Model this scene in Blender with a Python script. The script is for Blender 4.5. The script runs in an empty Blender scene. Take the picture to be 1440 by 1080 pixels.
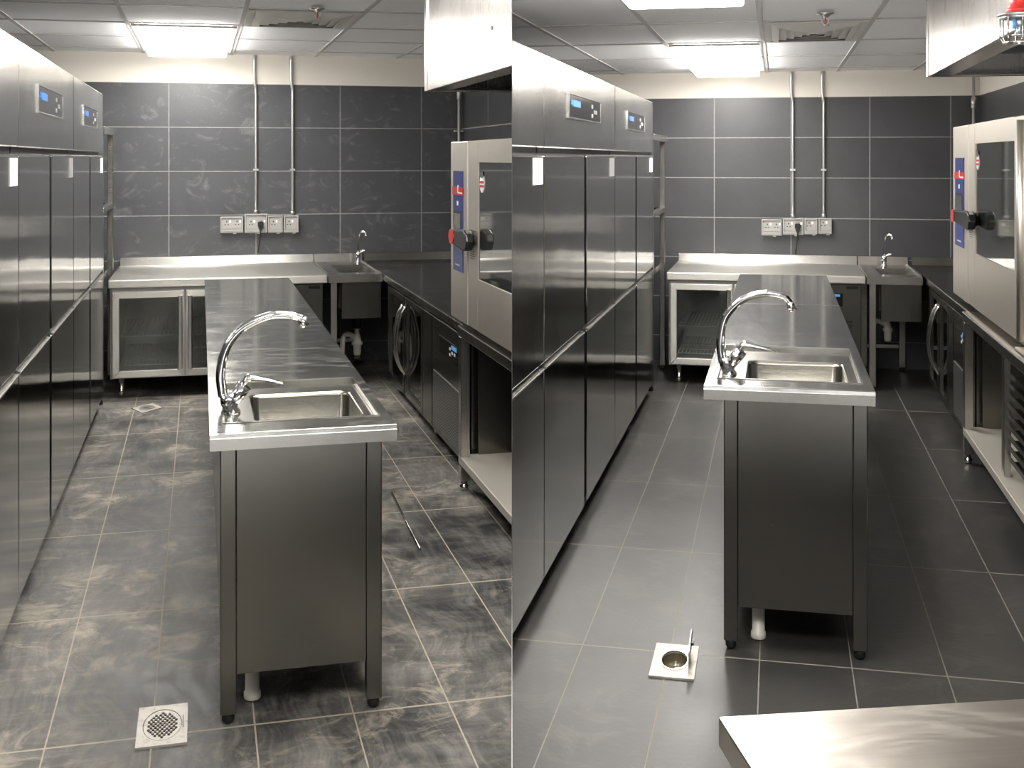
import bpy, bmesh, math, random
from mathutils import Vector, Matrix
random.seed(7)
SC = bpy.context.scene
COL = SC.collection
PI = math.pi

# ------------------------------------------------------------------ camera
EYE = 1.62
cam = bpy.data.objects.new('camera', bpy.data.cameras.new('camera'))
COL.objects.link(cam)
cam.location = (0, 0, EYE)
cam.rotation_euler = (PI / 2, 0, 0)
cam.data.sensor_width = 36.0
cam.data.lens = 36.0 * 1700 / 1440
cam.data.shift_y = -318 / 1440
cam.data.clip_start = 0.05
SC.camera = cam

# ------------------------------------------------------------------ world, exposure
SC.view_settings.view_transform = 'Standard'
SC.view_settings.look = 'None'
SC.view_settings.exposure = 0.0
SC.view_settings.gamma = 1.0
SC.view_settings.use_curve_mapping = False
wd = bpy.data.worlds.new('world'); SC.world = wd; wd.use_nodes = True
# open end behind the viewer: dim above, added uplight below for the ceilings
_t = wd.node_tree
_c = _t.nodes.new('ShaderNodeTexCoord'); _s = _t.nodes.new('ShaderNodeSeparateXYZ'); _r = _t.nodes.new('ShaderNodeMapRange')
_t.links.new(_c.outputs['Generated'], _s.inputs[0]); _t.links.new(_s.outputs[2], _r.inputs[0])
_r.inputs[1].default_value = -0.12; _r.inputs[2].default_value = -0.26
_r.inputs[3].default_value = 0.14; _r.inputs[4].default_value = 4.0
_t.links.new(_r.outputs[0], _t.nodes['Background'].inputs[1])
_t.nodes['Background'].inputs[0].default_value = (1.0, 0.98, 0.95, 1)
LAMP = 29.0          # radiance of the ceiling light panels
SC.cycles.max_bounces = 10
SC.cycles.diffuse_bounces = 4
SC.cycles.glossy_bounces = 6
SC.cycles.transmission_bounces = 8
SC.cycles.transparent_max_bounces = 12
SC.cycles.sample_clamp_indirect = 6.0
SC.cycles.use_denoising = True


# ------------------------------------------------------------------ materials
class NT:
    def __init__(s, name):
        s.m = bpy.data.materials.new(name); s.m.use_nodes = True
        s.t = s.m.node_tree; s.b = s.t.nodes['Principled BSDF']
    def n(s, kind, **kw):
        x = s.t.nodes.new(kind)
        for k, v in kw.items():
            if k == 'ins':
                for a, b in v.items(): s.put(x.inputs[a], b)
            else: setattr(x, k, v)
        return x
    def put(s, sock, v):
        if hasattr(v, 'node'): s.t.links.new(v, sock)
        else: sock.default_value = v
    def math(s, op, a, b=0.0, c=0.0, clamp=False):
        x = s.t.nodes.new('ShaderNodeMath'); x.operation = op; x.use_clamp = clamp
        s.put(x.inputs[0], a); s.put(x.inputs[1], b); s.put(x.inputs[2], c)
        return x.outputs[0]
    def mix(s, f, a, b):
        x = s.t.nodes.new('ShaderNodeMix'); x.data_type = 'RGBA'
        s.put(x.inputs[0], f); s.put(x.inputs[6], a); s.put(x.inputs[7], b)
        return x.outputs[2]
    def noise(s, vec, scale, detail=3.0, rough=0.55, dist=0.0):
        x = s.n('ShaderNodeTexNoise'); s.put(x.inputs['Vector'], vec)
        x.inputs['Scale'].default_value = scale; x.inputs['Detail'].default_value = detail
        x.inputs['Roughness'].default_value = rough; x.inputs['Distortion'].default_value = dist
        return x.outputs['Fac']
    def mapping(s, vec, scale=(1, 1, 1), rot=(0, 0, 0), loc=(0, 0, 0)):
        x = s.n('ShaderNodeMapping'); s.put(x.inputs[0], vec)
        x.inputs['Scale'].default_value = scale; x.inputs['Rotation'].default_value = rot
        x.inputs['Location'].default_value = loc
        return x.outputs[0]
    def ramp(s, f, a, b):
        x = s.n('ShaderNodeMapRange'); s.put(x.inputs[0], f)
        x.inputs[1].default_value = a; x.inputs[2].default_value = b
        return x.outputs[0]
    def obj(s): return s.n('ShaderNodeTexCoord').outputs['Object']
    def set(s, **kw):
        for k, v in kw.items(): s.put(s.b.inputs[k.replace('_', ' ')], v)


def c4(r, g=None, b=None):
    return (r, r if g is None else g, r if b is None else b, 1)


def plain(name, col, rough=0.5, metal=0.0, spec=0.5, **kw):
    t = NT(name)
    t.set(Base_Color=col, Roughness=rough, Metallic=metal)
    t.b.inputs['Specular IOR Level'].default_value = spec
    for k, v in kw.items(): t.b.inputs[k].default_value = v
    return t.m


def steel(name, col=(0.58, 0.57, 0.55), rough=0.2, grain=0, scatter=0.16, wave=0.004, smudge=0.0, wave_scale=2.2):
    """brushed sheet steel; grain is the axis (0 u, 1 v, 2 z) the brush lines follow, light spreads across them"""
    t = NT(name); co = t.obj()
    blot = t.noise(co, 3.5, 4.0, 0.6, 0.4)
    sc = [60, 60, 60]; sc[grain] = 1.5
    fine = t.noise(t.mapping(co, tuple(sc)), 3.0, 2.0)
    r = t.math('ADD', t.math('MULTIPLY', blot, 0.10), t.math('MULTIPLY_ADD', fine, 0.06, rough - 0.08))
    base = t.n('ShaderNodeVectorMath', operation='SCALE', ins={0: col, 3: t.math('MULTIPLY_ADD', fine, 0.16, 0.92)}).outputs[0]
    if smudge:
        sm = t.noise(t.mapping(co, (2.2, 5.5, 3.0), (0, 0, 0.5)), 2.2, 5.0, 0.6, 1.2)
        mk = t.math('MULTIPLY', t.ramp(sm, 0.50, 0.74), smudge)
        base = t.mix(mk, base, c4(0.44, 0.435, 0.41))
        r = t.math('MULTIPLY_ADD', mk, 0.25, r)
        t.set(Metallic=t.math('SUBTRACT', 1.0, t.math('MULTIPLY', mk, 0.5)))
    else:
        t.set(Metallic=1.0)
    t.set(Base_Color=base, Roughness=r)
    h = t.noise(co, wave_scale, 1.5, 0.5)
    b1 = t.n('ShaderNodeBump', ins={'Strength': 1.0, 'Distance': wave, 'Height': h})
    ax = [0, 0, 0]; ax[grain] = 1
    g = t.n('ShaderNodeVectorTransform', vector_type='VECTOR', convert_from='OBJECT', convert_to='WORLD', ins={0: tuple(ax)})
    cr = t.n('ShaderNodeVectorMath', operation='CROSS_PRODUCT', ins={0: b1.outputs[0], 1: g.outputs[0]})
    w = t.n('ShaderNodeTexWhiteNoise', noise_dimensions='3D', ins={'Vector': co})
    sp = t.n('ShaderNodeSeparateColor', ins={0: w.outputs['Color']})
    q = t.math('ADD', t.math('ADD', sp.outputs[0], sp.outputs[1]), t.math('SUBTRACT', sp.outputs[2], 1.5))
    sv = t.n('ShaderNodeVectorMath', operation='SCALE', ins={0: cr.outputs[0], 3: t.math('MULTIPLY', q, scatter)})
    ad = t.n('ShaderNodeVectorMath', operation='ADD', ins={0: b1.outputs[0], 1: sv.outputs[0]})
    nm = t.n('ShaderNodeVectorMath', operation='NORMALIZE', ins={0: ad.outputs[0]})
    t.put(t.b.inputs['Normal'], nm.outputs[0])
    return t.m


def tiles(name, ax, w, h, x0, y0, grout, tile, gcol, rough=0.4, dust=0.0, dcol=(0.3, 0.28, 0.25), smear=0.0, tint=0.15):
    """A grid of tiles in the room's own metres; ax picks the two axes."""
    t = NT(name); co = t.obj()
    sx = t.n('ShaderNodeSeparateXYZ', ins={0: co})
    a, b = sx.outputs[ax[0]], sx.outputs[ax[1]]
    def line(v, o, p):
        q = t.math('DIVIDE', t.math('SUBTRACT', v, o), p)
        return t.math('MULTIPLY', t.math('PINGPONG', t.math('ADD', q, 200.0), 0.5), p), t.math('FLOOR', q)
    dx, ix = line(a, x0, w); dy, iy = line(b, y0, h)
    d = t.math('MINIMUM', dx, t.math('MULTIPLY', dy, 0.5 if ax[1] == 1 else 1.0))
    wob = t.math('MULTIPLY', t.noise(co, 30.0, 2.0), grout * 0.7)
    g = t.math('LESS_THAN', d, t.math('ADD', wob, grout * 0.5 - grout * 0.2))
    wn = t.n('ShaderNodeTexWhiteNoise', noise_dimensions='2D')
    cb = t.n('ShaderNodeCombineXYZ', ins={0: ix, 1: iy}); t.put(wn.inputs['Vector'], cb.outputs[0])
    var = t.math('MULTIPLY_ADD', wn.outputs['Value'], tint, 1.0 - tint / 2)
    cloud = t.noise(co, 2.5, 5.0, 0.6, 0.5)
    var = t.math('MULTIPLY', var, t.math('MULTIPLY_ADD', cloud, 0.5, 0.75))
    base = t.n('ShaderNodeVectorMath', operation='SCALE', ins={0: tile, 3: var}).outputs[0]
    r = t.math('MULTIPLY_ADD', cloud, 0.15, rough - 0.07)
    if dust:
        wp = t.n('ShaderNodeTexNoise'); t.put(wp.inputs['Vector'], co); wp.inputs['Scale'].default_value = 1.6; wp.inputs['Detail'].default_value = 2.0
        off = t.n('ShaderNodeVectorMath', operation='SCALE', ins={0: wp.outputs['Color'], 3: 0.38})
        cw = t.n('ShaderNodeVectorMath', operation='ADD', ins={0: co, 1: off.outputs[0]}).outputs[0]
        big = t.noise(co, 1.5, 6.0, 0.62, 0.6)
        sw = t.noise(t.mapping(cw, (16.0, 1.6, 1.0), (0, 0, 0.2)), 2.2, 5.0, 0.65, 0.3)
        sw2 = t.noise(t.mapping(cw, (2.0, 13.0, 1.0), (0, 0, -0.5)), 1.8, 5.0, 0.65, 0.5)
        mid = t.noise(cw, 5.0, 7.0, 0.7, 0.4)
        k = t.math('MULTIPLY', t.ramp(big, 0.36, 0.64), 0.42)
        k = t.math('MULTIPLY_ADD', t.ramp(sw, 0.44, 0.68), 0.30, k)
        k = t.math('MULTIPLY_ADD', t.ramp(sw2, 0.48, 0.70), 0.20, k)
        k = t.math('MULTIPLY_ADD', t.ramp(mid, 0.46, 0.66), 0.28, k)
        k = t.math('MULTIPLY', t.math('MULTIPLY_ADD', k, 1.15, -0.02), dust, clamp=True)
        base = t.mix(k, base, c4(*dcol))
        spots = t.ramp(t.noise(co, 5.0, 8.0, 0.74, 0.8), 0.50, 0.66)
        spots = t.math('MULTIPLY', spots, t.ramp(t.noise(co, 1.5, 4.0), 0.40, 0.55))
        base = t.mix(t.math('MULTIPLY', spots, 0.85 * dust), base, c4(0.40, 0.355, 0.285))
        r = t.math('ADD', r, t.math('MULTIPLY', k, 0.3))
    if smear:
        wv = t.noise(t.mapping(co, (1.6, 1.0, 2.4), (0, 0.7, 0)), 2.4, 6.0, 0.68, 2.2)
        k = t.math('MULTIPLY', t.ramp(wv, 0.55, 0.78), smear)
        sp = t.ramp(t.noise(t.mapping(co, (3.0, 1.0, 1.3), (0, 0.4, 0)), 5.0, 6.0, 0.75, 1.5), 0.70, 0.80)
        k = t.math('MAXIMUM', k, t.math('MULTIPLY', sp, smear * 1.6))
        base = t.mix(k, base, c4(0.42, 0.42, 0.41))
        r = t.math('ADD', r, t.math('MULTIPLY', k, 0.3))
    col = t.mix(g, base, c4(*gcol))
    t.set(Base_Color=col, Roughness=t.math('MAXIMUM', r, t.math('MULTIPLY', g, 0.8)))
    t.b.inputs['Specular IOR Level'].default_value = 0.5 if ax[1] == 2 else 0.28
    bp = t.n('ShaderNodeBump', ins={'Strength': 0.5, 'Distance': 0.002, 'Height': t.math('SUBTRACT', 1.0, g)})
    rip = t.n('ShaderNodeBump', ins={'Strength': 0.25, 'Distance': 0.002, 'Height': t.noise(co, 45.0, 4.0), 'Normal': bp.outputs[0]})
    t.put(t.b.inputs['Normal'], rip.outputs[0])
    return t.m


def emit(name, col, power):
    t = NT(name); t.set(Base_Color=col, Emission_Color=col, Emission_Strength=power); return t.m


def glass(name, tint=(0.85, 0.9, 0.9), see=0.85):
    t = NT(name)
    out = t.t.nodes['Material Output']
    tr = t.n('ShaderNodeBsdfTransparent', ins={0: c4(*tint)})
    gl = t.n('ShaderNodeBsdfGlossy', ins={0: c4(0.9), 'Roughness': 0.02})
    fr = t.n('ShaderNodeFresnel', ins={0: 1.5})
    mx = t.n('ShaderNodeMixShader')
    t.put(mx.inputs[0], t.math('MAXIMUM', fr.outputs[0], 1.0 - see))
    t.t.links.new(tr.outputs[0], mx.inputs[1]); t.t.links.new(gl.outputs[0], mx.inputs[2])
    t.t.links.new(mx.outputs[0], out.inputs[0])
    return t.m


def perforated(name, pitch=0.016, rad=0.0055):
    """steel sheet with staggered round punched holes (y, z of the thing)"""
    t = NT(name); sx = t.n('ShaderNodeSeparateXYZ', ins={0: t.obj()})
    def dots(o):
        a = t.math('MULTIPLY', t.math('PINGPONG', t.math('ADD', t.math('DIVIDE', sx.outputs[1], pitch * 1.7), 100.0 + o), 0.5), pitch * 1.7)
        b = t.math('MULTIPLY', t.math('PINGPONG', t.math('ADD', t.math('DIVIDE', sx.outputs[2], pitch), 100.0 + o), 0.5), pitch)
        return t.math('SQRT', t.math('ADD', t.math('MULTIPLY', a, a), t.math('MULTIPLY', b, b)))
    k = t.math('LESS_THAN', t.math('MINIMUM', dots(0.0), dots(0.5)), rad)
    t.set(Base_Color=t.mix(k, c4(0.55, 0.54, 0.52), c4(0.006)), Metallic=t.math('SUBTRACT', 1.0, k),
          Roughness=t.math('MULTIPLY_ADD', k, 0.5, 0.32))
    return t.m


M = {}
M['fridge'] = steel('brushed steel of the refrigerators', (0.45, 0.45, 0.44), 0.10, 2, 0.06, 0.006, 0.0, 1.6)
M['fascia'] = steel('brushed steel of the refrigerator heads', (0.56, 0.56, 0.55), 0.21, 2, 0.07, 0.008, 0.0, 1.8)
M['steel'] = steel('brushed stainless steel', (0.58, 0.57, 0.54), 0.22, 0, 0.14)
M['top'] = steel('worktop steel', (0.64, 0.63, 0.60), 0.18, 0, 0.15, 0.0015)
M['topdirty'] = steel('smudged worktop steel', (0.42, 0.42, 0.395), 0.15, 0, 0.05, 0.0008, 0.40)
M['topclean'] = steel('wiped worktop steel', (0.58, 0.58, 0.565), 0.12, 0, 0.04, 0.0008, 0.10)
M['deck'] = steel('sink deck steel', (0.52, 0.51, 0.47), 0.16, 0, 0.05, 0.001)
M['counter'] = steel('bright counter front steel', (0.80, 0.78, 0.73), 0.32, 0, 0.26, 0.002)
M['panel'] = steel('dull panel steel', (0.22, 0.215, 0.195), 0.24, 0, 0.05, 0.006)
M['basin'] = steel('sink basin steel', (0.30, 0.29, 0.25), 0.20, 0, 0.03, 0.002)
M['oven'] = steel('satin oven steel', (0.80, 0.745, 0.67), 0.42, 2, 0.28, 0.002)
M['hood'] = steel('hood steel', (0.44, 0.42, 0.40), 0.28, 2, 0.07, 0.003)
M['shelf'] = plain('dull dusty shelf steel', c4(0.46, 0.43, 0.38), 0.45, 0.35)
M['seam'] = plain('dark gasket rubber', c4(0.012), 0.5)
M['lip'] = plain('polished steel lip', c4(0.80, 0.79, 0.76), 0.18, 1.0)
M['black'] = plain('black plastic', c4(0.012), 0.35)
M['blackgloss'] = plain('black glossy fascia', c4(0.010), 0.14, 0.0, 0.3)
M['grey'] = plain('grey plastic', c4(0.10), 0.4)
M['white'] = plain('white plastic', c4(0.33, 0.325, 0.31), 0.4)
M['paper'] = plain('white paper label', c4(0.85, 0.84, 0.82), 0.7)
M['pvc'] = plain('off white pvc', c4(0.78, 0.75, 0.68), 0.35)
M['chrome'] = plain('chrome', c4(0.86), 0.05, 1.0)
M['blue'] = plain('blue control panel', c4(0.028, 0.045, 0.20), 0.35)
M['red'] = plain('red enamel', c4(0.62, 0.035, 0.03), 0.35)
M['screen'] = plain('grey green display', c4(0.09, 0.10, 0.095), 0.15)
M['glow'] = emit('lit blue display', c4(0.05, 0.20, 0.70), 0.6)
M['glowdim'] = emit('dim blue display', c4(0.05, 0.22, 0.45), 0.6)
M['button'] = plain('pale button', c4(0.62), 0.4)
M['paint'] = plain('cream wall paint', c4(0.70, 0.66, 0.60), 0.75)
M['liner'] = plain('grey cabinet liner', c4(0.66, 0.66, 0.64), 0.4)
M['wire'] = plain('coated wire', c4(0.72, 0.71, 0.68), 0.35, 0.4)
M['glass'] = glass('door glass', (0.86, 0.89, 0.88), 0.9)
M['smoke'] = glass('dark door glass', (0.30, 0.32, 0.31), 0.88)
M['ovenglass'] = plain('dark oven glass', c4(0.03, 0.032, 0.03), 0.04, 0.0, 0.9)
M['galv'] = plain('galvanised conduit', c4(0.55, 0.55, 0.54), 0.35, 0.85)
M['clear'] = plain('translucent socket cover', c4(0.34, 0.335, 0.32), 0.15, 0.0, 0.6)
t_ = NT('scuffed drain plate'); _o = t_.obj()
_k = t_.ramp(t_.noise(_o, 28.0, 6.0, 0.7, 0.8), 0.52, 0.70)
t_.set(Base_Color=t_.mix(t_.math('MULTIPLY', _k, 0.7), c4(0.46, 0.43, 0.38), c4(0.17, 0.14, 0.10)), Roughness=0.42, Metallic=0.15); M['drain'] = t_.m
M['sludge'] = plain('wet drain well', c4(0.10, 0.085, 0.05), 0.2)
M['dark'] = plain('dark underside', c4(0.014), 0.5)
M['perf'] = perforated('perforated vent steel')
M['lamp'] = emit('lit diffuser', c4(1.0, 0.965, 0.91), LAMP)
M['tbar'] = plain('ceiling frame', c4(0.50, 0.49, 0.48), 0.5)
M['ventwhite'] = plain('white enamel vent', c4(0.62, 0.60, 0.57), 0.5)
M['partition'] = plain('dark partition sheet', c4(0.07), 0.5)


# ------------------------------------------------------------------ mesh helpers
class MB:
    def __init__(s): s.bm = bmesh.new()
    def box(s, x, y, z, bevel=0.0, seg=1):
        m = bmesh.new()
        vs = [m.verts.new((a, b, c)) for a in x for b in y for c in z]
        for f in ((0, 1, 3, 2), (4, 6, 7, 5), (0, 4, 5, 1), (2, 3, 7, 6), (0, 2, 6, 4), (1, 5, 7, 3)):
            m.faces.new([vs[i] for i in f])
        bmesh.ops.recalc_face_normals(m, faces=m.faces)
        if bevel: bmesh.ops.bevel(m, geom=list(m.edges), offset=bevel, segments=seg, profile=0.5, affect='EDGES')
        s.add(m); return s
    def add(s, m, mat=None):
        if mat: bmesh.ops.transform(m, matrix=mat, verts=m.verts)
        me = bpy.data.meshes.new('tmp'); m.to_mesh(me); m.free()
        s.bm.from_mesh(me); bpy.data.meshes.remove(me)
    def prism(s, pts, axis, lo, hi, bevel=0.0):
        """polygon pts (2d in the two other axes, in xyz order) pushed from lo to hi along axis"""
        m = bmesh.new()
        def P(p, t):
            q = list(p); q.insert(axis, t); return m.verts.new(q)
        A = [P(p, lo) for p in pts]; B = [P(p, hi) for p in pts]
        m.faces.new(A); m.faces.new(B[::-1])
        n = len(pts)
        for i in range(n): m.faces.new((A[i], B[i], B[(i + 1) % n], A[(i + 1) % n]))
        bmesh.ops.recalc_face_normals(m, faces=m.faces)
        if bevel: bmesh.ops.bevel(m, geom=list(m.edges), offset=bevel, segments=2, profile=0.5, affect='EDGES')
        s.add(m); return s
    def tube(s, pts, r, seg=12, caps=True):
        pts = [Vector(p) for p in pts]; n = len(pts)
        rs = r if isinstance(r, (list, tuple)) else [r] * n
        m = bmesh.new(); rings = []
        up = None
        for i, p in enumerate(pts):
            d = (pts[min(i + 1, n - 1)] - pts[max(i - 1, 0)]).normalized()
            if up is None:
                up = d.orthogonal().normalized()
            up = (up - d * up.dot(d)).normalized(); sd = d.cross(up)
            rings.append([m.verts.new(p + (up * math.cos(2 * PI * k / seg) + sd * math.sin(2 * PI * k / seg)) * rs[i]) for k in range(seg)])
        for a, b in zip(rings, rings[1:]):
            for k in range(seg):
                f = m.faces.new((a[k], a[(k + 1) % seg], b[(k + 1) % seg], b[k])); f.smooth = True
        if caps: m.faces.new(rings[0][::-1]); m.faces.new(rings[-1])
        s.add(m); return s
    def cyl(s, p, q, r, seg=16): return s.tube([p, q], r, seg)
    def lathe(s, prof, c, seg=24):
        m = bmesh.new(); rings = []
        for r, z in prof:
            rings.append([m.verts.new((c[0] + r * math.cos(2 * PI * k / seg), c[1] + r * math.sin(2 * PI * k / seg), c[2] + z)) for k in range(seg)])
        for a, b in zip(rings, rings[1:]):
            for k in range(seg):
                f = m.faces.new((a[k], a[(k + 1) % seg], b[(k + 1) % seg], b[k])); f.smooth = True
        m.faces.new(rings[0][::-1]); m.faces.new(rings[-1])
        bmesh.ops.recalc_face_normals(m, faces=m.faces)
        s.add(m); return s
    def disc(s, c, ru, rv, axis, lo, hi, seg=24):
        pts = [(c[0] + ru * math.cos(2 * PI * k / seg), c[1] + rv * math.sin(2 * PI * k / seg)) for k in range(seg)]
        return s.prism(pts, axis, lo, hi)
    def frame(s, x, y, z, axis, w, bevel=0.0, wb=None):
        """a mitred rectangular frame in the plane normal to axis (0 or 1)"""
        A, B = (y, z) if axis == 0 else (x, z)
        D = x if axis == 0 else y
        wb = wb or w
        o = [(A[0], B[0]), (A[1], B[0]), (A[1], B[1]), (A[0], B[1])]
        i = [(A[0] + w, B[0] + wb), (A[1] - w, B[0] + wb), (A[1] - w, B[1] - wb), (A[0] + w, B[1] - wb)]
        for k in range(4):
            j = (k + 1) % 4
            s.prism([o[k], o[j], i[j], i[k]], axis, D[0], D[1], bevel)
        return s


def arc(c, r, a0, a1, n):
    return [(c[0] + r * math.cos(a0 + (a1 - a0) * k / n), c[1] + r * math.sin(a0 + (a1 - a0) * k / n)) for k in range(n + 1)]


def rrect(x, y, r, n=5):
    return (arc((x[1] - r, y[0] + r), r, -PI / 2, 0, n) + arc((x[1] - r, y[1] - r), r, 0, PI / 2, n)
            + arc((x[0] + r, y[1] - r), r, PI / 2, PI, n) + arc((x[0] + r, y[0] + r), r, PI, 1.5 * PI, n))


def spline(pts, n=8):
    """Catmull-Rom through the points"""
    P = [Vector(p) for p in pts]; P = [2 * P[0] - P[1]] + P + [2 * P[-1] - P[-2]]; out = []
    for i in range(1, len(P) - 2):
        for k in range(n):
            t = k / n
            out.append(0.5 * ((2 * P[i]) + (P[i + 1] - P[i - 1]) * t + (2 * P[i - 1] - 5 * P[i] + 4 * P[i + 1] - P[i + 2]) * t * t
                              + (3 * P[i] - P[i - 1] - 3 * P[i + 1] + P[i + 2]) * t ** 3))
    out.append(P[-2]); return out


class Room:
    """One of the two kitchens: its own axes (u across, v deep, z up), turned about the vertical."""
    def __init__(s, side, deg, word):
        s.side, s.rot, s.word = side, math.radians(deg), word
        s.made = []
    def mat(s, u=0, v=0, z=0, extra=0.0):
        c, n = math.cos(s.rot), math.sin(s.rot)
        return Vector((c * u - n * v, n * u + c * v, z)), s.rot + extra
    def thing(s, name, label, cat, base, group=None, extra=0.0):
        o = bpy.data.objects.new(name, None); COL.objects.link(o)
        o.location, r = s.mat(*base, extra=extra); o.rotation_euler = (0, 0, r)
        o.empty_display_size = 0.1
        o['label'] = label; o['category'] = cat
        if group: o['group'] = group
        o['_b'] = list(base); o['_x'] = extra
        s.made.append(o); return o
    def part(s, name, mb, mat, root, parent=None, label=None, stuff=False, local=False):
        """mb is in room metres; root is the thing, parent a part of it when this is a sub-part"""
        me = bpy.data.meshes.new(name)
        if not local: bmesh.ops.translate(mb.bm, vec=-Vector(root['_b']), verts=mb.bm.verts)
        mb.bm.to_mesh(me); mb.bm.free()
        me.materials.append(mat)
        o = bpy.data.objects.new(name, me); COL.objects.link(o)
        o.parent = parent or root
        if label: o['label'] = label
        s.made.append(o); return o
    def single(s, name, mb, mat, label, cat, base, group=None, extra=0.0, local=False):
        me = bpy.data.meshes.new(name)
        if not local: bmesh.ops.translate(mb.bm, vec=-Vector(base), verts=mb.bm.verts)
        mb.bm.to_mesh(me); mb.bm.free(); me.materials.append(mat)
        o = bpy.data.objects.new(name, me); COL.objects.link(o)
        o.location, r = s.mat(*base, extra=extra); o.rotation_euler = (0, 0, r)
        if label:
            o['label'] = label; o['category'] = cat
        if group: o['group'] = group
        s.made.append(o); return o
    def struct(s, name, mb, mat):
        o = s.single(name, mb, mat, None, None, (0, 0, 0)); o['kind'] = 'structure'
        return o


def copy_thing(R, src, du, dv, label):
    def cp(o, par):
        c = o.copy(); COL.objects.link(c); R.made.append(c)
        if par: c.parent = par
        for ch in list(o.children): cp(ch, c)
        return c
    c = cp(src, None)
    b = Vector(src['_b']) + Vector((du, dv, 0)); c['_b'] = list(b)
    c.location, _ = R.mat(*b); c['label'] = label
    return c


# ------------------------------------------------------------------ the two kitchens
L = Room('L', 14.448, 'dusty kitchen on the left')
R = Room('R', -12.375, 'clean kitchen on the right')
L.__dict__.update(uf=-0.61, fv=(2.61, 4.48, 6.35, 8.22), fz=2.03, zmid=0.870, zfas=1.650,
    vw=9.65, uw=2.07, ul=-1.45, ceil=2.42, band=2.196, row=0.34, tilew=0.655, tilex=-0.235,
    fx=0.150, fw=0.282, fy=3.53, fd=0.975,
    cx=-0.24 + 0.0, tees=(-1.065, -0.42, 0.235, 0.88, 1.53, 2.2), rows=(9.25, 8.38, 7.51, 6.64, 5.77, 4.9, 4.03, 3.1, 2.0, 1.1),
    light=[((-0.42, 0.235), (7.51, 9.25)), ((0.235, 0.88), (3.45, 4.9)), ((-0.42, 0.235), (1.1, 2.0))], vent=((0.235, 0.88), (6.64, 7.51)), spk=(0.60, 6.45),
    cu=(-0.60, 0.86), vf=8.50, su=(0.865, 1.245), ur=1.25, rv=(5.84, 8.36), zt=0.80,
    iu=(0.025, 0.555), iv=(3.5, 7.98), iz=0.84, ou=1.22, ov=(4.3, 5.585, 5.97), oz=1.70,
    owin=(4.5, 5.36, 1.066, 1.600), hood=(0.90, 2.6, 4.93, 1.895))
R.__dict__.update(uf=-0.83, fv=(2.36, 4.33, 6.30, 8.27), fz=2.00, zmid=0.850, zfas=1.650,
    vw=9.70, uw=1.50, ul=-1.66, ceil=2.29, band=2.094, row=0.315, tilew=0.592, tilex=0.105,
    fx=-0.056, fw=0.288, fy=3.98, fd=1.03,
    tees=(-1.78, -1.21, -0.645, -0.08, 0.455, 1.02), rows=(9.3, 8.23, 7.16, 6.09, 5.02, 3.95, 3.0, 2.0, 1.1),
    light=[((-0.645, -0.08), (7.16, 9.3)), ((-0.645, -0.08), (3.0, 5.02)), ((-0.08, 0.455), (1.1, 2.0))], vent=((-0.08, 0.455), (6.09, 7.16)), spk=(0.215, 5.70),
    cu=(-0.775, 0.60), vf=8.70, su=(0.605, 0.975), ur=0.995, rv=(6.86, 8.64), zt=0.80,
    iu=(-0.235, 0.305), iv=(4.0, 7.90), iz=0.875, ou=1.01, ov=(5.40, 6.935, 7.50), oz=1.80,
    owin=(5.62, 6.70, 1.12, 1.695), hood=(0.60, 2.2, 5.20, 1.95))


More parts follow.
